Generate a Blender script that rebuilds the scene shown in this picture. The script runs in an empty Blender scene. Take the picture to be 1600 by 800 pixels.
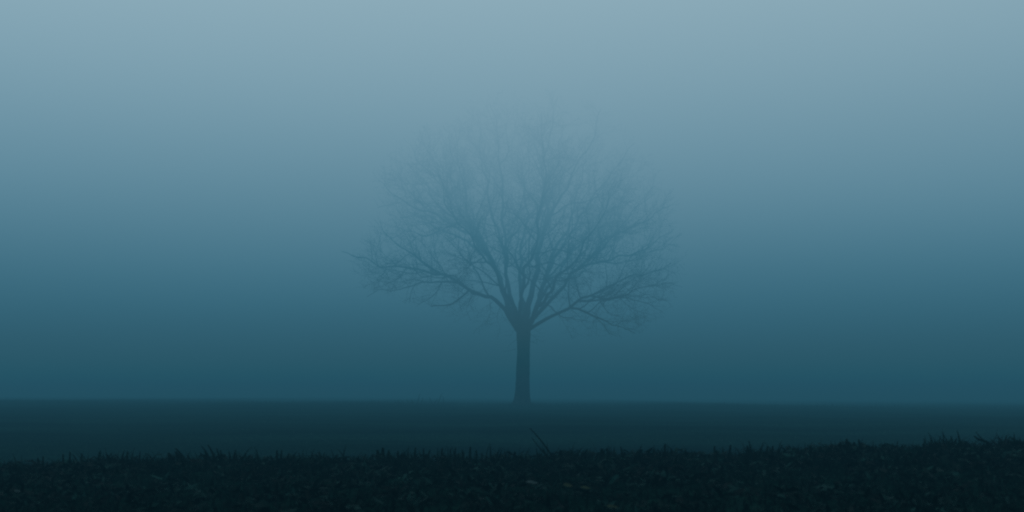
import bpy, math, random
import numpy as np
from mathutils import Vector

R = random.Random(11)
NR = np.random.default_rng(5)
sc = bpy.context.scene
col = sc.collection

# ------------------------------------------------------------------ helpers
def link(name, verts, faces, mat, parent=None, smooth=False):
    me = bpy.data.meshes.new(name)
    if isinstance(verts, np.ndarray):
        verts = verts.tolist()
    me.from_pydata(verts, [], faces)
    me.update()
    if smooth:
        me.polygons.foreach_set('use_smooth', [True] * len(me.polygons))
    me.materials.append(mat)
    o = bpy.data.objects.new(name, me)
    col.objects.link(o)
    if parent:
        o.parent = parent
    return o

def tag(o, label=None, cat=None, group=None, kind=None):
    for k, v in (('label', label), ('category', cat), ('group', group), ('kind', kind)):
        if v:
            o[k] = v
    return o

def empty(name, loc, label=None, cat=None, group=None):
    o = bpy.data.objects.new(name, None)
    o.empty_display_size = 0.1
    col.objects.link(o)
    o.location = loc
    return tag(o, label, cat, group)

def smooth01(t):
    t = min(max(t, 0.0), 1.0)
    return t * t * (3 - 2 * t)

# ------------------------------------------------------------------ materials
def mat_base(name):
    m = bpy.data.materials.new(name)
    m.use_nodes = True
    nt = m.node_tree
    b = nt.nodes['Principled BSDF']
    return m, nt, b

def noisy_mat(name, c0, c1, scale, rough=0.9, bump=0.0, bscale=None, detail=6.0, spec=0.0):
    m, nt, b = mat_base(name)
    b.inputs['Roughness'].default_value = rough
    b.inputs['Specular IOR Level'].default_value = spec
    tc = nt.nodes.new('ShaderNodeTexCoord')
    src = tc.outputs['Object']
    n = nt.nodes.new('ShaderNodeTexNoise')
    n.inputs['Scale'].default_value = scale
    n.inputs['Detail'].default_value = detail
    nt.links.new(src, n.inputs['Vector'])
    r = nt.nodes.new('ShaderNodeValToRGB')
    r.color_ramp.elements[0].position = 0.35
    r.color_ramp.elements[0].color = (*c0, 1)
    r.color_ramp.elements[1].position = 0.7
    r.color_ramp.elements[1].color = (*c1, 1)
    nt.links.new(n.outputs['Fac'], r.inputs['Fac'])
    nt.links.new(r.outputs['Color'], b.inputs['Base Color'])
    if bump:
        n2 = nt.nodes.new('ShaderNodeTexNoise')
        n2.inputs['Scale'].default_value = bscale or scale * 4
        n2.inputs['Detail'].default_value = 5
        nt.links.new(src, n2.inputs['Vector'])
        bp = nt.nodes.new('ShaderNodeBump')
        bp.inputs['Strength'].default_value = bump
        bp.inputs['Distance'].default_value = 0.03
        nt.links.new(n2.outputs['Fac'], bp.inputs['Height'])
        nt.links.new(bp.outputs['Normal'], b.inputs['Normal'])
    return m

def blade_mat(name, c0, c1, scale=6.0, rough=0.8, spec=0.03):
    # colour varies from leaf to leaf (random per island) and in soft patches
    m, nt, b = mat_base(name)
    b.inputs['Roughness'].default_value = rough
    b.inputs['Specular IOR Level'].default_value = spec
    g = nt.nodes.new('ShaderNodeNewGeometry')
    r = nt.nodes.new('ShaderNodeValToRGB')
    r.color_ramp.elements[0].color = (*c0, 1)
    r.color_ramp.elements[1].color = (*c1, 1)
    tc = nt.nodes.new('ShaderNodeTexCoord')
    n = nt.nodes.new('ShaderNodeTexNoise')
    n.inputs['Scale'].default_value = scale
    n.inputs['Detail'].default_value = 3
    nt.links.new(tc.outputs['Object'], n.inputs['Vector'])
    mr = nt.nodes.new('ShaderNodeMapRange')
    mr.inputs['From Min'].default_value = 0.38
    mr.inputs['From Max'].default_value = 0.66
    nt.links.new(n.outputs['Fac'], mr.inputs['Value'])
    mu = nt.nodes.new('ShaderNodeMath')
    mu.operation = 'MULTIPLY'
    nt.links.new(g.outputs['Random Per Island'], mu.inputs[0])
    nt.links.new(mr.outputs['Result'], mu.inputs[1])
    nt.links.new(mu.outputs[0], r.inputs['Fac'])
    nt.links.new(r.outputs['Color'], b.inputs['Base Color'])
    return m

def broad_tones(m, lo, hi, sx, sy):
    nt = m.node_tree
    b = nt.nodes['Principled BSDF']
    src = b.inputs['Base Color'].links[0].from_socket
    g = nt.nodes.new('ShaderNodeNewGeometry')
    mp = nt.nodes.new('ShaderNodeMapping')
    mp.inputs['Scale'].default_value = (sx, sy, 1)
    mp.inputs['Rotation'].default_value = (0, 0, 0.06)
    nt.links.new(g.outputs['Position'], mp.inputs['Vector'])
    n = nt.nodes.new('ShaderNodeTexNoise')
    n.inputs['Scale'].default_value = 1.0
    n.inputs['Detail'].default_value = 4
    nt.links.new(mp.outputs['Vector'], n.inputs['Vector'])
    r = nt.nodes.new('ShaderNodeMapRange')
    for k, v in (('From Min', .35), ('From Max', .65), ('To Min', lo), ('To Max', hi)):
        r.inputs[k].default_value = v
    nt.links.new(n.outputs['Fac'], r.inputs['Value'])
    sc_ = nt.nodes.new('ShaderNodeVectorMath')
    sc_.operation = 'SCALE'
    nt.links.new(src, sc_.inputs[0])
    nt.links.new(r.outputs['Result'], sc_.inputs['Scale'])
    nt.links.new(sc_.outputs[0], b.inputs['Base Color'])

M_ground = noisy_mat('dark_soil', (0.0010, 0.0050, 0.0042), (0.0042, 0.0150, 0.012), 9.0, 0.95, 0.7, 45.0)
M_bark = noisy_mat('tree_bark', (0.010, 0.013, 0.014), (0.035, 0.040, 0.040), 7.0, 0.95, 0.8, 26.0)
M_twig = noisy_mat('twig_bark', (0.014, 0.017, 0.018), (0.034, 0.038, 0.038), 3.0, 0.9)
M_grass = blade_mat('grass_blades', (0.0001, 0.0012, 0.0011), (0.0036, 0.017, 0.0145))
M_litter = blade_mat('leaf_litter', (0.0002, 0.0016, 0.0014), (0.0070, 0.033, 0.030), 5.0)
M_field = blade_mat('field_grass', (0.004, 0.015, 0.012), (0.014, 0.042, 0.032), 1.2)
broad_tones(M_ground, .4, 1.6, .10, .45)
broad_tones(M_field, .5, 1.5, .10, .45)
M_stem = noisy_mat('dark_stem', (0.002, 0.005, 0.005), (0.006, 0.012, 0.011), 60.0, 0.85)
M_yellow = noisy_mat('yellow_leaf', (0.016, 0.024, 0.014), (0.034, 0.042, 0.028), 55.0, 0.6)
M_pale = noisy_mat('pale_leaf', (0.020, 0.035, 0.037), (0.045, 0.065, 0.068), 55.0, 0.6)

# ------------------------------------------------------------------ terrain
FPX = 1640.0
CAMZ = 0.78
HOR = 601.0
EDGE = 5.2          # far edge of the near bank

def lerp_table(t, x):
    if x <= t[0][0]:
        return t[0][1]
    for (a, va), (b, vb) in zip(t, t[1:]):
        if x <= b:
            return va + (vb - va) * (x - a) / (b - a)
    return t[-1][1]

BANK = [(-9.0, 0.385), (-2.54, 0.400), (-1.27, 0.410), (0.0, 0.417), (0.7, 0.432), (1.27, 0.448), (1.9, 0.468), (2.54, 0.492), (4.5, 0.57), (9.0, 0.66)]
CREST = [(-60, 0.16), (-20, 0.075), (-8, 0.02), (0, -0.02), (8, -0.08), (20, -0.17), (60, -0.35)]

def wob(x, y):
    return (math.sin(x * 1.7 + 0.6 * y) + math.sin(2.9 * x - 1.3 * y + 1.0) * 0.6 + math.sin(5.3 * x + 3.1 * y) * 0.35)

def gz(x, y):
    zb = lerp_table(BANK, x) - 0.028 + 0.006 * wob(x, y) + 0.004 * wob(3.1 * x + 2, 2.7 * y)
    zc = lerp_table(CREST, x)
    zf = zc * smooth01((y - 14) / 24.0) + 0.012 * wob(x * 0.6, y * 0.5)
    zf -= 0.0108 * max(0.0, y - 41 - 1.5 * math.sin(0.21 * x)) + 0.03 * math.sin(0.37 * x + 1.2) * smooth01((y - 30) / 12)
    e = EDGE + 0.10 * math.sin(x * 1.1) + 0.06 * math.sin(3.7 * x + 1)
    t = smooth01((y - e) / 2.6)
    return zb * (1 - t) + zf * t

def spaced(parts):
    out = [parts[0][0]]
    for a, b, s in parts:
        n = max(1, round((b - a) / s))
        out += [a + (b - a) * (i + 1) / n for i in range(n)]
    return out

ys = spaced([(-60, -10, 10), (-10, 1.5, 1.0), (1.5, 8.0, 0.045), (8, 14, 0.25), (14, 50, 0.6), (50, 80, 3), (80, 300, 20)])
xp = spaced([(0, 4, 0.05), (4, 10, 0.3), (10, 40, 1.5), (40, 80, 8), (80, 240, 20)])
xs = [-v for v in reversed(xp[1:])] + xp
gv, gf = [], []
for j, y in enumerate(ys):
    for x in xs:
        c = 0.0
        if y < 8.5 and abs(x) < 4.5:
            c = R.gauss(0, 0.0045)
        gv.append((x, y, gz(x, y) + c))
W = len(xs)
for j in range(len(ys) - 1):
    for i in range(W - 1):
        a = j * W + i
        gf.append((a, a + 1, a + W + 1, a + W))
tag(link('ground', gv, gf, M_ground, smooth=True), 'dark field soil with a low bank in front, running back into fog', 'ground', kind='structure')

# ------------------------------------------------------------------ fog bank
# A real volume: dense haze with an added emission, standing in for daylight scattered down the
# fog layer; this glow is coloured to fade towards the ground.  Everything depends on height above the ground only.
def fog():
    m = bpy.data.materials.new('glowing_fog')
    m.use_nodes = True
    nt = m.node_tree
    nt.nodes.clear()
    out = nt.nodes.new('ShaderNodeOutputMaterial')
    geo = nt.nodes.new('ShaderNodeNewGeometry')
    sep = nt.nodes.new('ShaderNodeSeparateXYZ')
    nt.links.new(geo.outputs['Position'], sep.inputs[0])
    h = nt.nodes.new('ShaderNodeMapRange')
    for k, v in (('From Min', -2.0), ('From Max', 22.0), ('To Min', 0.0), ('To Max', 1.0)):
        h.inputs[k].default_value = v
    nt.links.new(sep.outputs['Z'], h.inputs['Value'])
    den = nt.nodes.new('ShaderNodeValToRGB')
    DZ = [(-2, .023), (.2, .023), (.8, .027), (1.5, .030), (3, .058), (6, .112), (9, .125)]
    while len(den.color_ramp.elements) < len(DZ):
        den.color_ramp.elements.new(0.5)
    for e, (z, d) in zip(den.color_ramp.elements, DZ):
        e.position = (z + 2) / 24.0
    for e, (z, d) in zip(den.color_ramp.elements, DZ):
        e.color = (d, d, d, 1)
    nt.links.new(h.outputs['Result'], den.inputs['Fac'])
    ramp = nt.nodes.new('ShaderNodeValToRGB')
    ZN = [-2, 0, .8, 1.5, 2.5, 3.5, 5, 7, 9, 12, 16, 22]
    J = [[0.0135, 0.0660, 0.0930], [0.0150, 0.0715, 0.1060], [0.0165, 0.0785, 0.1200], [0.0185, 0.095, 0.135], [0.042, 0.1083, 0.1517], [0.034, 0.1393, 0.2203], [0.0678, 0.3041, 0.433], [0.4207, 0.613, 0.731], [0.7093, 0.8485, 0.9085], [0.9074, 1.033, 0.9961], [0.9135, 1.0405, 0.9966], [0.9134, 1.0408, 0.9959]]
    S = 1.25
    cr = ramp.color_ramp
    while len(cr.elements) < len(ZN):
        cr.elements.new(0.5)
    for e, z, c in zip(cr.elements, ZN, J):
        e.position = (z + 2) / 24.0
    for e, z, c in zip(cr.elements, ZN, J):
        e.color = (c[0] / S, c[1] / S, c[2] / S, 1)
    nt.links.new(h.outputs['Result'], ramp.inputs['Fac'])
    ab = nt.nodes.new('ShaderNodeVolumeAbsorption')
    ab.inputs['Color'].default_value = (0, 0, 0, 1)
    nt.links.new(den.outputs['Color'], ab.inputs['Density'])
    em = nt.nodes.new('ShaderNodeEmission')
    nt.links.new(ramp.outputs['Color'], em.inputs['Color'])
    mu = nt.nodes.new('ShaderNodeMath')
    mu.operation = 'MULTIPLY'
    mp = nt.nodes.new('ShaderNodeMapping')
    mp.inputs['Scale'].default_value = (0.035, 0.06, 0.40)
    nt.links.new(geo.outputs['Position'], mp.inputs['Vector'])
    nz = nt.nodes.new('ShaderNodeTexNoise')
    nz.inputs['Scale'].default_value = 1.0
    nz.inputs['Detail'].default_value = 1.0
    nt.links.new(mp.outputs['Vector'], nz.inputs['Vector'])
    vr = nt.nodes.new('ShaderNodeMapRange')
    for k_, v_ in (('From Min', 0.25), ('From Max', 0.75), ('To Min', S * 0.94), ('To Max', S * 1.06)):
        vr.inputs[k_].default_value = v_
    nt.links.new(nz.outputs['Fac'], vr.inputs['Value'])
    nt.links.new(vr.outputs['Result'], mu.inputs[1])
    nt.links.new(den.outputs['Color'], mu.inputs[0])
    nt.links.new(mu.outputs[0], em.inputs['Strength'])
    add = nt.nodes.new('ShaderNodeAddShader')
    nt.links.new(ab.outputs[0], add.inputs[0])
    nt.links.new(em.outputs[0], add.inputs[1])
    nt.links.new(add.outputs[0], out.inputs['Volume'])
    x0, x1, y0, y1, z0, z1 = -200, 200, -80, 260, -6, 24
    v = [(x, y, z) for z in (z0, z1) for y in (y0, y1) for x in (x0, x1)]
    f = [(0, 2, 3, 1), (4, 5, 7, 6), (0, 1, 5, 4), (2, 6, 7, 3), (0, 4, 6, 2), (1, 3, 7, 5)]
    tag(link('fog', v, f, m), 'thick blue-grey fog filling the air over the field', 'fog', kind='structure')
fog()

# ------------------------------------------------------------------ tree
MPP = 40.0 / FPX            # metres per photo pixel at the tree
TX, TY = (816 - 800) * MPP, 40.0
TZ = gz(TX, TY)

def P(px, py, dy=0.0):      # trunk-local point from its measured offset
    return Vector(((px - 816) * MPP, dy, (HOR - py) * MPP + CAMZ - TZ))

def tube_into(V, F, pts, rad, sides):
    n = len(pts)
    base = len(V)
    up = Vector((0.31, 0.77, 0.55))
    for i in range(n):
        a = pts[max(i - 1, 0)]
        b = pts[min(i + 1, n - 1)]
        d = (b - a)
        if d.length < 1e-9:
            d = Vector((0, 0, 1))
        d.normalize()
        u = d.cross(up)
        if u.length < 1e-3:
            u = d.cross(Vector((1, 0, 0)))
        u.normalize()
        w = d.cross(u)
        r = rad[i]
        p = pts[i]
        for k in range(sides):
            t = 2 * math.pi * k / sides
            c, s = math.cos(t) * r, math.sin(t) * r
            V.append((p.x + u.x * c + w.x * s, p.y + u.y * c + w.y * s, p.z + u.z * c + w.z * s))
    for i in range(n - 1):
        for k in range(sides):
            k2 = (k + 1) % sides
            F.append((base + i * sides + k, base + i * sides + k2, base + (i + 1) * sides + k2, base + (i + 1) * sides + k))
    F.append(tuple(base + k for k in range(sides))[::-1])
    F.append(tuple(base + (n - 1) * sides + k for k in range(sides)))

def resample(ctrl, step):
    # Catmull-Rom through the control points
    pts = []
    c = [ctrl[0] * 2 - ctrl[1]] + ctrl + [ctrl[-1] * 2 - ctrl[-2]]
    for i in range(1, len(c) - 2):
        p0, p1, p2, p3 = c[i - 1], c[i], c[i + 1], c[i + 2]
        n = max(1, int((p2 - p1).length / step))
        for k in range(n):
            t = k / n
            pts.append(0.5 * ((2 * p1) + (p2 - p0) * t + (2 * p0 - 5 * p1 + 4 * p2 - p3) * t * t + (3 * p1 - p0 - 3 * p2 + p3) * t ** 3))
    pts.append(ctrl[-1].copy())
    return pts

# crown outline: distance of the crown edge left / right of the trunk axis by height (photo pixels)
LEFT = [(530, 60), (515, 90), (480, 150), (455, 250), (430, 270), (400, 262), (370, 232), (330, 228), (290, 232), (250, 205), (220, 172), (190, 128), (165, 80), (150, 50), (138, 8)]
RIGHT = [(535, 60), (525, 185), (495, 225), (450, 240), (400, 244), (360, 246), (330, 243), (290, 222), (250, 205), (215, 180), (185, 140), (165, 100), (148, 60), (134, 20)]
def prof(t, z):
    py = HOR - (z + TZ - CAMZ) / MPP
    if py > t[0][0] or py < t[-1][0]:
        return 0.0
    for (a, va), (b, vb) in zip(t, t[1:]):
        if py >= b:
            return (va + (vb - va) * (py - a) / (b - a)) * MPP
    return 0.0
def inside(p, slack=1.0):
    r = math.hypot(p.x, p.y)
    c = p.x / r if r > 1e-6 else 0.0
    lim = prof(LEFT, p.z) * (1 - c) / 2 + prof(RIGHT, p.z) * (1 + c) / 2
    return r <= lim * slack

tree = empty('bare_tree', (TX, TY, TZ), 'leafless tree with wide rounded crown standing alone in fog on the field crest', 'tree')

# trunk with flared foot
tp = [(814.5, 642, 17), (814.8, 635, 14.8), (815.3, 627, 12.6), (816, 614, 11.3), (816.2, 592, 10.5), (816.6, 575, 10.6), (817.6, 556, 9.9), (817.8, 540, 10.0), (818, 525, 11.0), (817.6, 510, 11.0), (817, 498, 7.5)]
V, F = [], []
SID = 20
for (a, b) in zip(tp, tp[1:] + [None]):
    steps = 4 if b else 1
    for s in range(steps):
        t = s / steps
        px, py, w = (a[i] + ((b[i] - a[i]) * t if b else 0) for i in range(3))
        p = P(px, py)
        for k in range(SID):
            th = 2 * math.pi * k / SID
            r = w * MPP * (1 + 0.05 * math.sin(3 * th + p.z) + 0.035 * math.sin(7 * th + 2.1 * p.z) + R.gauss(0, .012))
            if py > 618:
                r *= 1 + 0.010 * (py - 618) * (0.5 + 0.5 * math.sin(5 * th + 0.7))
            V.append((p.x + r * math.cos(th), p.y + r * math.sin(th), p.z))
n = len(V) // SID
for i in range(n - 1):
    for k in range(SID):
        F.append((i * SID + k, i * SID + (k + 1) % SID, (i + 1) * SID + (k + 1) % SID, (i + 1) * SID + k))
F.append(tuple((n - 1) * SID + k for k in range(SID)))
trunk = link('trunk', V, F, M_bark, tree, smooth=True)

# main limbs: (px, py, depth in m) control points, start half-width px, end half-width px
LIMBS = [
    # long low limb reaching out to the left, and its rising sub-limb
    ([(815, 524, 0), (801, 505, -.1), (790, 486, -.2), (776, 471, -.3), (757, 461, -.4), (737, 457, -.5), (719, 447, -.6), (702, 434, -.7), (684, 429, -.8), (653, 425, -.9), (625, 423, -1.), (600, 418, -1.0), (578, 409, -1.1), (558, 407, -1.1), (541, 401, -1.2)], 4.6, .4),
    ([(690, 430, -.75), (670, 419, -.8), (649, 402, -.9), (625, 388, -.8), (606, 368, -.7), (596, 345, -.6), (592, 325, -.5)], 2.2, .4),
    ([(715, 444, -.62), (690, 441, -.3), (656, 444, 0), (625, 450, .2), (598, 452, .3), (572, 462, .3)], 2.0, .35),
    # heavy leaning leader, left
    ([(815, 522, 0), (800, 490, .1), (789, 462, .15), (778, 432, .2), (768, 405, .25), (755, 385, .3), (738, 362, .4), (716, 342, .5), (692, 322, .6), (668, 296, .7), (650, 262, .8)], 6.8, .5),
    ([(772, 415, .2), (758, 388, -.2), (744, 362, -.5), (733, 335, -.7), (728, 305, -.9), (716, 268, -1.1), (704, 225, -1.2)], 4.2, .4),
    ([(762, 396, .3), (735, 378, .8), (705, 360, 1.2), (670, 342, 1.6), (635, 330, 1.9), (604, 310, 2.1)], 3.0, .4),
    # near-vertical middle leaders
    ([(816, 516, 0), (802, 482, -.2), (795, 450, -.3), (792, 412, -.4), (788, 366, -.5), (785, 315, -.6), (783, 265, -.7), (776, 215, -.8), (768, 168, -.9)], 4.6, .4),
    ([(818, 512, .1), (818, 470, .5), (812, 430, .9), (815, 385, 1.2), (824, 340, 1.4), (822, 285, 1.6), (826, 225, 1.7), (832, 150, 1.7)], 4.2, .4),
    # right-hand leaders
    ([(818, 516, 0), (824, 490, -.1), (829, 462, -.2), (835, 432, -.3), (841, 405, -.4), (848, 372, -.5), (852, 335, -.6), (850, 300, -.7), (848, 255, -.7), (862, 205, -.8), (868, 165, -.8)], 6.2, .4),
    ([(820, 518, 0), (834, 494, .2), (844, 468, .4), (849, 440, .5), (858, 410, .6), (876, 374, .8), (892, 340, .9), (904, 300, 1.), (914, 252, 1.1), (922, 200, 1.2)], 5.4, .4),
    ([(836, 495, .1), (852, 478, -.1), (867, 463, -.3), (882, 446, -.5), (900, 424, -.7), (926, 402, -.9), (955, 378, -1.0), (988, 358, -1.1), (1020, 341, -1.2), (1050, 326, -1.2)], 3.6, .4),
    ([(843, 470, .4), (862, 440, .9), (885, 405, 1.4), (912, 368, 1.8), (940, 330, 2.1), (962, 290, 2.3), (978, 245, 2.4)], 3.2, .4),
    # low limb to the right with its drooping sub-limb
    ([(820, 520, 0), (838, 507, -.15), (853, 498, -.25), (870, 490, -.35), (886, 484, -.45), (900, 474, -.55), (920, 465, -.6), (946, 450, -.7), (976, 438, -.8), (1008, 430, -.9), (1042, 418, -1.)], 3.7, .4),
    ([(888, 482, -.45), (902, 484, -.5), (916, 491, -.6), (934, 501, -.7), (960, 509, -.8), (981, 517, -.9), (997, 529, -1.)], 2.2, .3),
    ([(904, 472, -.5), (930, 470, -.1), (960, 464, .2), (990, 468, .4), (1020, 474, .5), (1044, 488, .5)], 2.2, .3),
    # limbs reaching away from and towards the camera
    ([(817, 514, -.05), (812, 478, -1.0), (820, 436, -2.0), (834, 395, -2.8), (842, 340, -3.5), (846, 280, -3.9), (838, 222, -4.1)], 4.2, .4),
    ([(815, 516, -.05), (800, 478, -1.1), (776, 440, -2.2), (752, 405, -3.2), (722, 370, -4.0), (700, 320, -4.5), (690, 270, -4.6)], 3.8, .4),
    ([(822, 512, -.05), (846, 475, -1.2), (872, 440, -2.4), (900, 408, -3.4), (925, 365, -4.0), (945, 315, -4.4)], 3.8, .4),
    ([(748, 372, .35), (722, 360, -.2), (690, 346, -.7), (652, 330, -1.0), (622, 312, -1.1), (588, 286, -1.1)], 2.8, .4),
    ([(718, 344, .5), (690, 352, .9), (655, 362, 1.1), (620, 350, 1.2), (588, 340, 1.2)], 2.2, .4),
    ([(905, 420, -.7), (945, 408, -.2), (985, 396, .3), (1020, 380, .5), (1056, 352, .6)], 2.4, .4),
    ([(920, 464, -.6), (950, 470, -1.0), (985, 458, -1.3), (1020, 452, -1.4), (1050, 446, -1.4)], 2.0, .4),
    # limbs filling the shoulders of the crown
    ([(782, 440, .2), (768, 402, -.2), (742, 366, -.6), (712, 326, -.9), (680, 284, -1.2), (652, 250, -1.4), (634, 226, -1.5)], 3.2, .4),
    ([(757, 390, .3), (736, 352, .9), (716, 310, 1.3), (700, 262, 1.7), (690, 222, 1.9), (688, 186, 2.0)], 3.0, .4),
    ([(850, 436, .5), (872, 396, .2), (900, 350, -.1), (932, 302, -.4), (965, 260, -.6), (1000, 215, -.8)], 3.2, .4),
    ([(848, 372, -.5), (866, 330, -1.), (892, 284, -1.4), (918, 236, -1.8), (940, 176, -2.)], 2.8, .4),
    ([(905, 420, -.7), (940, 384, -.3), (975, 346, .2), (1008, 312, .5), (1036, 284, .8)], 2.4, .4),
    ([(790, 404, -.4), (774, 350, -.1), (762, 300, .3), (752, 240, .5), (745, 165, .6)], 2.8, .4),
    ([(822, 512, .05), (850, 474, 1.4), (880, 440, 2.6), (915, 410, 3.5), (945, 380, 4.1), (970, 350, 4.5)], 3.4, .4),
]

def wander(p, d, length, r0, step, tropism, rough, rng, limit=True):
    pts, rad = [p.copy()], [r0]
    n = max(2, int(length / step))
    q = p.copy()
    d = d.normalized()
    for i in range(n):
        out = Vector((q.x, q.y, (q.z - 3.0) * 0.9))
        if out.length > 0.1:
            out.normalize()
        d = d + Vector((rng.gauss(0, rough), rng.gauss(0, rough), rng.gauss(0, rough))) + out * tropism + Vector((0, 0, tropism * 0.5))
        d.normalize()
        q = q + d * (length / n)
        if limit and not inside(q, rng.uniform(0.97, 1.10)):
            break
        pts.append(q.copy())
        rad.append(r0 + (0.0022 - r0) * (i + 1) / n)
    return pts, rad

def side_dir(d, ang, rng, flat=0.0):
    a = Vector((rng.gauss(0, 1), rng.gauss(0, 1), rng.gauss(0, 1) + 0.25))
    u = d.cross(a)
    if u.length < 1e-3:
        u = d.cross(Vector((0, 0, 1)))
    u.normalize()
    return (d * math.cos(ang) + u * math.sin(ang)).normalized()

def at_len(pts, rad, s):
    acc = 0.0
    for i in range(len(pts) - 1):
        L = (pts[i + 1] - pts[i]).length
        if acc + L >= s:
            t = (s - acc) / max(L, 1e-9)
            return pts[i].lerp(pts[i + 1], t), (pts[i + 1] - pts[i]).normalized(), rad[i] + (rad[i + 1] - rad[i]) * t
        acc += L
    return pts[-1], (pts[-1] - pts[-2]).normalized(), rad[-1]

def plen(pts):
    return sum((b - a).length for a, b in zip(pts, pts[1:]))

def twigs_on(V, F, pts, rad, level, rng, start, k=1.0):
    L = plen(pts)
    gap = (0.38 / k, 0.21, 0.125)[level]
    s = start
    while s < L:
        p, d, r = at_len(pts, rad, s)
        rest = L - s
        if level == 0:
            ln = k * min(3.4, 1.15 + 0.5 * rest) * rng.uniform(0.6, 1.15)
            st, tr, ro, sides = 0.17, 0.060, 0.17, 4
            rr = min(r * 0.60, 0.006 + 0.0105 * ln)
        elif level == 1:
            ln = min(1.35, 0.40 + 0.5 * rest) * rng.uniform(0.5, 1.2)
            st, tr, ro, sides = 0.13, 0.055, 0.20, 3
            rr = min(r * 0.65, 0.0072)
        else:
            ln = rng.uniform(0.16, 0.52)
            st, tr, ro, sides = 0.12, 0.04, 0.20, 3
            rr = 0.0040
        dd = side_dir(d, math.radians(rng.uniform(30, 72)), rng)
        if inside(p, 1.15) or level > 0:
            q, rd = wander(p, dd, ln, rr, st, tr, ro, rng)
            if len(q) > 1:
                tube_into(V, F, q, rd, sides)
                if level < 2 and len(q) > 2:
                    twigs_on(V, F, q, rd, level + 1, rng, 0.12 if level else 0.2)
        s += gap * rng.uniform(0.55, 1.45)

LIMB_OBJ = []
for idx, (ctrl, w0, w1) in enumerate(LIMBS):
    rng = random.Random(100 + idx)
    pts = resample([P(*c) for c in ctrl], 0.22)
    n = len(pts)
    while idx not in (0, 2) and n > 8 and not inside(pts[-1], 0.97):
        pts.pop()
        n -= 1
    for i in range(2, n):
        pts[i] = pts[i] + Vector((rng.gauss(0, .012), rng.gauss(0, .02), rng.gauss(0, .012)))
    ph = [rng.uniform(0, 6.28) for _ in range(6)]
    for i in range(2, n):
        a = min(1, i / 8) * 0.055
        q = i * 0.22
        pts[i] = pts[i] + Vector((a * (math.sin(3.1 * q + ph[0]) + .6 * math.sin(6.7 * q + ph[1])), a * (math.sin(2.7 * q + ph[2]) + .6 * math.sin(5.9 * q + ph[3])), a * (math.sin(3.5 * q + ph[4]) + .6 * math.sin(7.3 * q + ph[5]))))
    rad = []
    for i in range(n):
        t = i / (n - 1)
        rad.append(MPP * ((w0 * 0.86) * (1 - t) ** 1.15 * (1 - 0.12 * t) + w1 * t))
    V, F = [], []
    tube_into(V, F, pts, rad, 8)
    limb = link('limb', V, F, M_bark, tree, smooth=True)
    LIMB_OBJ.append(limb)
    V, F = [], []
    twigs_on(V, F, pts, rad, 0, rng, 2.0 if w0 > 3 else 0.4, (1.05, 1.1, 1.0, 0.72, 0.72, 0.72)[idx] if idx < 6 else (1.25 if 18 <= idx <= 23 else 0.9 if idx in (12, 13, 14) else 1.0))
    link('twigs', V, F, M_twig, limb)

# little whiskers of epicormic growth on the trunk, and twigs hanging below the low limbs
rng = random.Random(77)
def hanging(host, starts, d0, ln, r0, level):
    for (px, py, dy, sx) in starts:
        V, F = [], []
        q, rd = wander(P(px, py, dy), Vector((sx, rng.uniform(-.5, .5), d0)), ln * rng.uniform(.75, 1.2), r0, .1, .01, .2, rng, False)
        tube_into(V, F, q, rd, 3)
        twigs_on(V, F, q, rd, level, rng, .1)
        link('twigs', V, F, M_twig, host)
hanging(trunk, [(828, 512, 0, 1), (829, 522, 0, 1), (828, 534, 0, 1), (806, 545, 0, -1), (807, 530, 0, -1), (806, 515, 0, -1)], -.6, .55, .007, 2)
hanging(LIMB_OBJ[0], [(770, 472, -.3, -.6), (755, 462, -.4, -.8), (782, 480, -.25, -.6), (738, 460, -.5, -.5), (720, 450, -.6, -.6), (765, 468, -.2, .2), (655, 428, -.9, -.5)], -.75, 1.15, .010, 1)
hanging(LIMB_OBJ[12], [(872, 492, -.35, .4), (890, 484, -.4, .5), (930, 462, -.6, .6), (960, 446, -.7, .5)], -.7, 1.0, .009, 1)
hanging(LIMB_OBJ[13], [(940, 503, -.7, .1), (962, 509, -.8, .1), (930, 499, -.6, .1)], -1, .75, .007, 2)

# ------------------------------------------------------------------ ground cover
gz_np = np.vectorize(gz)

def blades(n, sample, hmin, hmax, wmin, wmax, lean, curl, segs=3):
    x, y = sample(n)
    z = gz_np(x, y) - 0.004
    h = NR.uniform(hmin, hmax, n) * NR.uniform(0.6, 1.15, n)
    w = NR.uniform(wmin, wmax, n)
    az = NR.uniform(0, 2 * math.pi, n)
    fx = NR.uniform(0, 2 * math.pi, n)
    ln = np.abs(NR.normal(0, lean, n))
    cu = NR.uniform(0, curl, n)
    rows = []
    px, py, pz = x.copy(), y.copy(), z.copy()
    ang = ln.copy()
    for s in range(segs + 1):
        t = s / segs
        ww = w * (1 - t ** 1.6) * 0.5 + 0.0003
        ox, oy = np.cos(fx) * ww, np.sin(fx) * ww
        rows.append(np.stack([px - ox, py - oy, pz], 1))
        rows.append(np.stack([px + ox, py + oy, pz], 1))
        px = px + np.sin(ang) * np.cos(az) * h / segs
        py = py + np.sin(ang) * np.sin(az) * h / segs
        pz = pz + np.cos(ang) * h / segs
        ang = np.minimum(ang + cu, 2.2)
    k = 2 * (segs + 1)
    v = np.stack(rows, 1).reshape(-1, 3)
    base = np.arange(n)[:, None] * k
    f = np.concatenate([base + np.array([[2 * s, 2 * s + 1, 2 * s + 3, 2 * s + 2]]) for s in range(segs)], 0)
    return v, f.tolist()

def near_xy(n):
    y = 2.1 + 4.4 * NR.random(n) ** 0.9
    x = NR.uniform(-1, 1, n) * (0.62 * y + 0.7)
    return x, y

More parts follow.
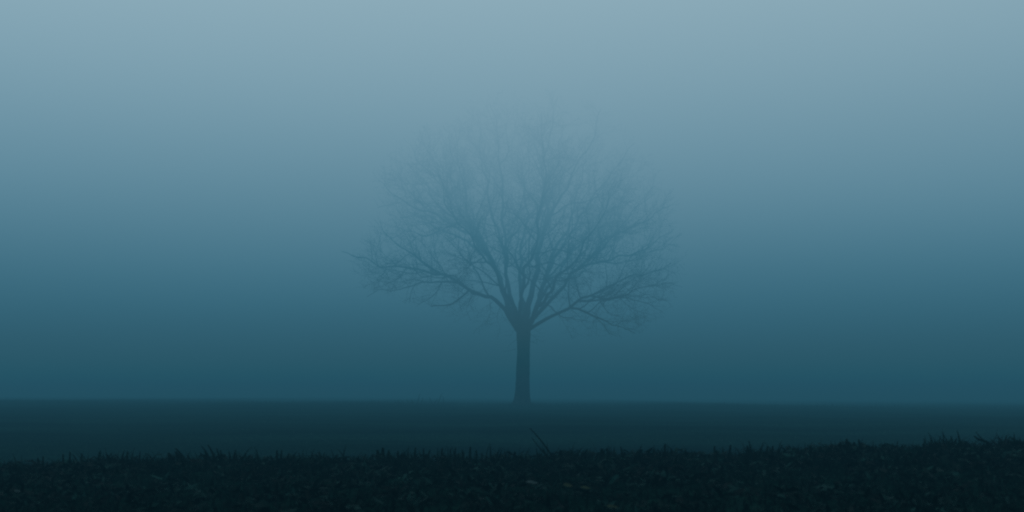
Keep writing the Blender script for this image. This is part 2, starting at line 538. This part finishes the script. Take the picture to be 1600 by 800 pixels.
v, f = blades(52000, near_xy, 0.020, 0.060, 0.003, 0.008, 0.8, 0.6)
nc = 260
cx_, cy_ = NR.uniform(-3.6, 3.6, nc), NR.uniform(4.5, 5.6, nc)
cs_ = NR.uniform(0.012, 0.07, nc)
def tuft_xy(n):
    k = NR.integers(0, nc, n)
    return cx_[k] + NR.normal(0, 1, n) * cs_[k], cy_[k] + NR.normal(0, 1, n) * cs_[k]
vt, ft = blades(7500, tuft_xy, 0.035, 0.11, 0.005, 0.014, 0.85, 0.8, 4)
f = f + [[i + len(v) for i in q] for q in ft]
v = np.concatenate([v, vt], 0)
tag(link('grass', v, f, M_grass), 'short dark tangled grass covering the near bank', 'grass', kind='stuff')

def litter(n):
    m = n // 14
    hx, hy = near_xy(m)
    hs = NR.uniform(0.015, 0.06, m)
    k = NR.integers(0, m, n)
    x, y = hx[k] + NR.normal(0, 1, n) * hs[k], hy[k] + NR.normal(0, 1, n) * hs[k]
    z = gz_np(x, y) + NR.uniform(0.002, 0.05, n) * (0.35 + 0.65 * NR.random(m)[k])
    L = NR.uniform(0.020, 0.052, n) * (0.7 + 0.7 * NR.random(m)[k])
    Wd = L * NR.uniform(0.16, 0.50, n)
    az = NR.uniform(0, 2 * math.pi, n)
    pit = NR.normal(0.15, 0.5, n)
    rol = NR.normal(0, 0.45, n)
    fold = NR.uniform(-0.25, 0.45, n)
    t = np.array([-.5, -.18, .2, .5])
    wt = np.array([0.06, .9, .75, 0.04])
    rows = []
    d = np.stack([np.cos(az) * np.cos(pit), np.sin(az) * np.cos(pit), np.sin(pit)], 1)
    s = np.stack([-np.sin(az) * np.cos(rol), np.cos(az) * np.cos(rol), np.sin(rol)], 1)
    u = np.cross(d, s)
    c = np.stack([x, y, z], 1)
    for a, b in zip(t, wt):
        bend = -(a * a) * 1.2 * fold
        for q in (-1, 0, 1):
            rows.append(c + d * (L * a)[:, None] + s * (Wd * b * q * .5)[:, None] + u * (L * bend + abs(q) * Wd * fold * b * .5)[:, None])
    v = np.stack(rows, 1).reshape(-1, 3)
    base = np.arange(n)[:, None] * 12
    fs = []
    for r in range(3):
        for q in range(2):
            a = r * 3 + q
            fs.append(base + np.array([[a, a + 1, a + 4, a + 3]]))
    return v, np.concatenate(fs, 0).tolist()

v, f = litter(22000)
tag(link('ground_cover', v, f, M_litter, smooth=True), 'low dense leafy dark green growth covering the near bank', 'ground cover', kind='stuff')

def field_xy(n):
    y = 7.5 + 36 * NR.random(n) ** 1.3
    x = NR.uniform(-1, 1, n) * (0.62 * y + 1)
    return x, y
v1, f1 = blades(40000, field_xy, 0.025, 0.07, 0.006, 0.016, 0.7, 0.5)
def crest_xy(n):
    k = NR.uniform(-24, 24, n // 12)
    x = np.repeat(k, 12)[:n] + NR.normal(0, 0.13, (n // 12) * 12)
    return x, NR.uniform(39.5, 43.5, len(x))
n_c = (6000 // 12) * 12
v2, f2 = blades(n_c, crest_xy, 0.05, 0.20, 0.008, 0.018, 0.35, 0.25)
def foot_xy(n):
    a, r = NR.uniform(0, 2 * math.pi, n), 0.28 + np.abs(NR.normal(0, 0.28, n))
    return TX + r * np.cos(a), TY + r * np.sin(a)
v3, f3 = blades(700, foot_xy, 0.06, 0.24, 0.008, 0.018, 0.45, 0.3)
f2 = f2 + [[i + len(v2) for i in q] for q in f3]
v2 = np.concatenate([v2, v3], 0)
off = len(v1)
tag(link('field_grass', np.concatenate([v1, v2], 0), f1 + [[i + off for i in q] for q in f2], M_field), 'thin short grass over the field fading into the fog up to its crest', 'grass', kind='stuff')

# ------------------------------------------------------------------ single plants on the edge of the bank
E_PX = EDGE / FPX
def edge_pos(px, d=EDGE):
    x = (px - 800) * d / FPX
    return x, d, gz(x, d) - 0.006

def ribbon(V, F, pts, w0, w1, facing):
    base = len(V)
    n = len(pts)
    for i, p in enumerate(pts):
        t = i / (n - 1)
        w = (w0 * (1 - t) + w1 * t) * 0.5
        a, b, c = p - facing * w, p + Vector((0, w * 0.6, 0)), p + facing * w
        V += [tuple(a), tuple(b), tuple(c)]
    for i in range(n - 1):
        for q in (0, 1):
            k = base + i * 3 + q
            F.append((k, k + 1, k + 4, k + 3))

def shoot(name, px, label, stems, cat='grass tuft', group=None, d=EDGE, mat=None):
    """stems: (offset px, lean px, height px, width px, bend)"""
    o = empty(name, edge_pos(px, d), label, cat, group)
    u = d / FPX
    for (ox, lean, h, w, bend) in stems:
        V, F = [], []
        dy = R.uniform(-.02, .02)
        kink = R.uniform(-1.6, 1.6)
        pts = []
        for i in range(6):
            t = i / 5
            pts.append(Vector((u * (ox + lean * t + (bend + kink) * 4 * t * (1 - t)), dy + R.uniform(-.002, .002), u * (h + 7) * t)))
        ribbon(V, F, pts, u * w * 1.3, u * w * 0.45, Vector((1, R.uniform(-.4, .4), 0)).normalized())
        link('blade', V, F, mat or M_stem, o)
    return o

G = 'dark shoots standing up along the edge of the near bank'
shoot('grass_stalk', 869, 'tall pair of thin parallel stalks leaning left, in front of the tree', [(0, -41, 48, 3.4, 1.5), (-4, -34, 33, 2.6, -1), (3, 4, 14, 9, 0), (-8, -14, 16, 3, 0)], 'grass stalk')
shoot('grass_tuft', 276, 'broad bent tuft flopping over, left one of the two large tufts at left', [(14, -18, 20, 6, 2), (4, -6, 15, 9, 0), (22, -22, 13, 5, 3), (-8, -5, 13, 8, 0), (30, -14, 10, 5, 0), (-2, 8, 12, 6, 0)], group=G)
shoot('grass_tuft', 335, 'fan of long blades leaning left, right one of the two large tufts at left', [(-3, -16, 24, 4.5, 2), (4, -13, 26, 4.5, 2), (10, -7, 20, 4, 0), (17, -6, 18, 4, 0), (24, -3, 15, 4, 0), (32, 3, 18, 5, 0), (-10, -14, 13, 5, 0), (14, 2, 11, 8, 0)], group=G)
shoot('grass_shoot', 68, 'single short thick stub, leftmost upright shoot on the bank edge', [(0, 1, 15, 5, 0)], 'shoot', G)
shoot('grass_shoot', 105, 'pair of upright blades close together, second shoot from the left', [(-3, -2, 17, 4, 0), (4, 1, 20, 4.5, 0), (-8, 2, 9, 4, 0)], 'shoot', G)
shoot('grass_shoot', 131, 'stubby single shoot just right of the pair of upright blades at far left', [(0, -1, 15, 5, 0), (3, 4, 8, 4, 0)], 'shoot', G)
shoot('grass_shoot', 200, 'slim lone shoot midway between the far left stubs and the broad bent tuft', [(0, 0, 17, 4, 0), (-26, -8, 14, 3, 0)], 'shoot', G)
shoot('grass_tuft', 440, 'low ragged tuft of several upright points in the left half', [(-6, -2, 18, 5, 0), (0, 1, 19, 4, 0), (9, 2, 13, 5, 0), (-14, -4, 10, 5, 0), (16, 3, 10, 4, 0)], group=G)
shoot('grass_tuft', 597, 'dense dark blunt clump standing left of the row of upright shoots', [(-4, -3, 16, 8, 0), (2, -1, 19, 8, 0), (7, 3, 15, 6, 0), (22, 2, 14, 5, 0), (26, 5, 10, 5, 0)], group=G)
shoot('grass_shoot', 650, 'tall upright single shoot, first of the row standing left of the trunk', [(0, 0, 20, 4.5, 0), (-3, -4, 10, 5, 0)], 'shoot', G)
shoot('grass_shoot', 666, 'forked shoot, second of the row standing left of the trunk', [(-2, -2, 19, 4, 0), (3, 3, 17, 4, 0), (0, 0, 10, 9, 0)], 'shoot', G)
shoot('grass_shoot', 691, 'straight single shoot, third of the row standing left of the trunk', [(0, 0, 20, 5, 0)], 'shoot', G)
shoot('grass_shoot', 708, 'two parallel straight shoots like a gate, fourth of the row left of the trunk', [(-3.5, 0, 21, 3.5, 0), (4, 0, 22, 3.5, 0)], 'shoot', G)
shoot('grass_tuft', 734, 'spiky tuft with one high point, last of the row left of the trunk', [(0, 1, 22, 5, 0), (-9, -3, 17, 4, 0), (8, 2, 17, 4, 0), (-15, -3, 12, 4, 0), (16, 3, 13, 4, 0)], group=G)
shoot('grass_shoot', 944, 'thick rounded dark stub on the bank edge right of the leaning stalk pair', [(-3, -1, 15, 8, 0), (3, 1, 16, 7, 0)], 'shoot', G)
shoot('grass_shoot', 971, 'small thin shoot just right of the thick rounded stub', [(0, -1, 17, 3.5, 0), (3, 2, 9, 4, 0)], 'shoot', G)
shoot('grass_shoot', 1043, 'lone shoot leaning left on the bare stretch of bank right of the tree', [(0, -3, 21, 4.5, 0), (4, 2, 11, 5, 0)], 'shoot', G)
shoot('grass_shoot', 1121, 'curved shoot leaning left, left one of two beside the spiky tuft on the right', [(2, -6, 18, 5, -2)], 'shoot', G)
shoot('grass_shoot', 1139, 'straight shoot leaning right, right one of two beside the spiky tuft on the right', [(-2, 4, 20, 5, 0), (-6, -4, 9, 4, 0)], 'shoot', G)
shoot('grass_tuft', 1180, 'crossed spiky tuft with many points, largest tuft on the right half', [(0, -9, 26, 3, 0), (4, 9, 24, 3, 0), (-14, 3, 18, 5, 0), (-8, -6, 16, 4, 0), (12, 6, 18, 5, 0), (26, 1, 18, 5, 0), (30, 7, 12, 5, 0), (18, -8, 14, 3, 0)], group=G)
shoot('grass_shoot', 1295, 'slanting shoot leaning right just left of the two upright stubs', [(-3, 7, 14, 4, 0)], 'shoot', G)
shoot('plant_stub', 1322, 'taller blunt upright stub, left one of the two bold stubs on the right', [(0, 0, 21, 5.5, 0)], 'stub', G)
shoot('plant_stub', 1341, 'shorter blunt upright stub, right one of the two bold stubs on the right', [(0, -1, 19, 5.0, 0)], 'stub', G)
shoot('grass_shoot', 1398, 'thin grass blade leaning right, right of the two bold stubs', [(-4, 7, 14, 3, 0), (10, 2, 9, 5, 0)], 'shoot', G)

def branch():
    o = empty('fallen_twig', edge_pos(1560), 'dark fallen twig pointing up left at the right end of the bank', 'twig')
    u = E_PX
    V, F = [], []
    pts = [Vector((u * a, 0.01 * math.sin(a), u * b)) for a, b in ((18, -2), (4, 2), (-10, 6), (-20, 13), (-30, 17), (-39, 22))]
    tube_into(V, F, pts, [u * r for r in (2.6, 2.8, 3.0, 2.6, 1.9, 1.0)], 6)
    link('stem', V, F, M_stem, o, smooth=True)
    V, F = [], []
    tube_into(V, F, [Vector((u * a, -.005, u * b)) for a, b in ((-22, 14), (-30, 21), (-36, 29))], [u * 1.0, u * .8, u * .5], 5)
    link('side_twig', V, F, M_stem, o)
branch()

def far_weeds():
    d = 39.0
    o = empty('weed_clump', edge_pos(668, d), 'faint clump of thin tall weed stems on the field crest left of the trunk', 'weeds')
    u = d / FPX
    for i in range(15):
        V, F = [], []
        ox = R.uniform(-45, 28)
        h = R.uniform(7, 27) * (1 - abs(ox) / 70)
        ln = R.uniform(-8, 8)
        pts = [Vector((u * (ox + ln * t), R.uniform(-.02, .02), u * h * t)) for t in (0, .35, .7, 1)]
        tube_into(V, F, pts, [.014, .012, .010, .006], 4)
        link('weed_stem', V, F, M_stem, o)
far_weeds()

# ------------------------------------------------------------------ separate pale leaves
def leaf(px, py, label, mat, L, rz, roll):
    tan = (py - HOR) / FPX
    d = 3.0
    for _ in range(20):
        d = (CAMZ - gz((px - 800) / FPX * d, d) - 0.05) / tan
    x = (px - 800) / FPX * d
    V, F = [], []
    prof_ = [(-.5, .03), (-.36, .30), (-.15, .5), (.1, .46), (.3, .28), (.5, .02)]
    for t, w in prof_:
        for q in (-1, -.5, 0, .5, 1):
            V.append((L * t, L * .62 * w * q, L * (.22 * abs(q) * w + .25 * t * t + .02 * math.sin(9 * t + 4 * q))))
    for i in range(len(prof_) - 1):
        for q in range(4):
            a = i * 5 + q
            F.append((a, a + 1, a + 6, a + 5))
    o = link('fallen_leaf', V, F, mat, smooth=True)
    o.location = (x, d, gz(x, d) + 0.05)
    o.rotation_euler = (roll, 0.1, rz)
    tag(o, label, 'leaf', 'single pale leaves lying on the near bank')
    V, F = [], []
    tube_into(V, F, [Vector((-.5 * L, 0, .06 * L)), Vector((-.7 * L, .03 * L, .03 * L)), Vector((-.85 * L, .1 * L, .05 * L))], [.0012, .001, .0008], 4)
    link('leaf_stalk', V, F, M_stem, o)
leaf(887, 759, 'yellow leaf lying below the leaning stalk pair, left one of two yellow leaves', M_yellow, .036, .4, .55)
leaf(915, 763, 'flatter yellowish leaf, right one of the two yellow leaves below the stalk pair', M_yellow, .034, -.15, .35)
leaf(957, 793, 'dull olive leaf near the bottom edge, right of the two yellow leaves', M_yellow, .034, .2, .25)
leaf(831, 755, 'pale grey narrow leaf lying flat to the left of the yellow leaves', M_pale, .042, .05, .3)
leaf(27, 768, 'small pale leaf lying in the dark grass at the far left', M_pale, .022, .7, .5)

# ------------------------------------------------------------------ camera, light, world
cam = bpy.data.cameras.new('camera')
cam.sensor_width = 36.0
cam.lens = FPX / 1600 * 36.0
cam.shift_y = (HOR - 400) / 1600
cam.clip_start = 0.05
cam.clip_end = 1000
cam.dof.use_dof = True
cam.dof.focus_distance = 40.0
cam.dof.aperture_fstop = 5.0
co = bpy.data.objects.new('camera', cam)
co.location = (0, 0, CAMZ)
co.rotation_euler = (math.pi / 2, 0, 0)
col.objects.link(co)
sc.camera = co

SUN_EL, SUN_AZ = math.radians(22), math.radians(150)
sun = bpy.data.lights.new('sun', 'SUN')
sun.energy = 0.6
sun.angle = math.radians(15)
sun.color = (1.0, 0.95, 0.88)
so = bpy.data.objects.new('sun', sun)
so.rotation_euler = (math.pi / 2 - SUN_EL, 0, math.pi - SUN_AZ)
col.objects.link(so)

w = bpy.data.worlds.new('World')
sc.world = w
w.use_nodes = True
nt = w.node_tree
bg = nt.nodes['Background']
sky = nt.nodes.new('ShaderNodeTexSky')
sky.sky_type = 'NISHITA'
sky.sun_disc = False
sky.sun_elevation = SUN_EL
sky.sun_rotation = SUN_AZ
nt.links.new(sky.outputs[0], bg.inputs['Color'])
bg.inputs['Strength'].default_value = 0.05

sc.view_settings.view_transform = 'Standard'
sc.view_settings.look = 'None'
sc.view_settings.exposure = 0
sc.cycles.use_denoising = False
sc.cycles.filter_width = 2.2
sc.cycles.max_bounces = 2
sc.cycles.diffuse_bounces = 2
sc.cycles.volume_bounces = 0
sc.cycles.volume_step_rate = 0.10
sc.cycles.volume_max_steps = 256
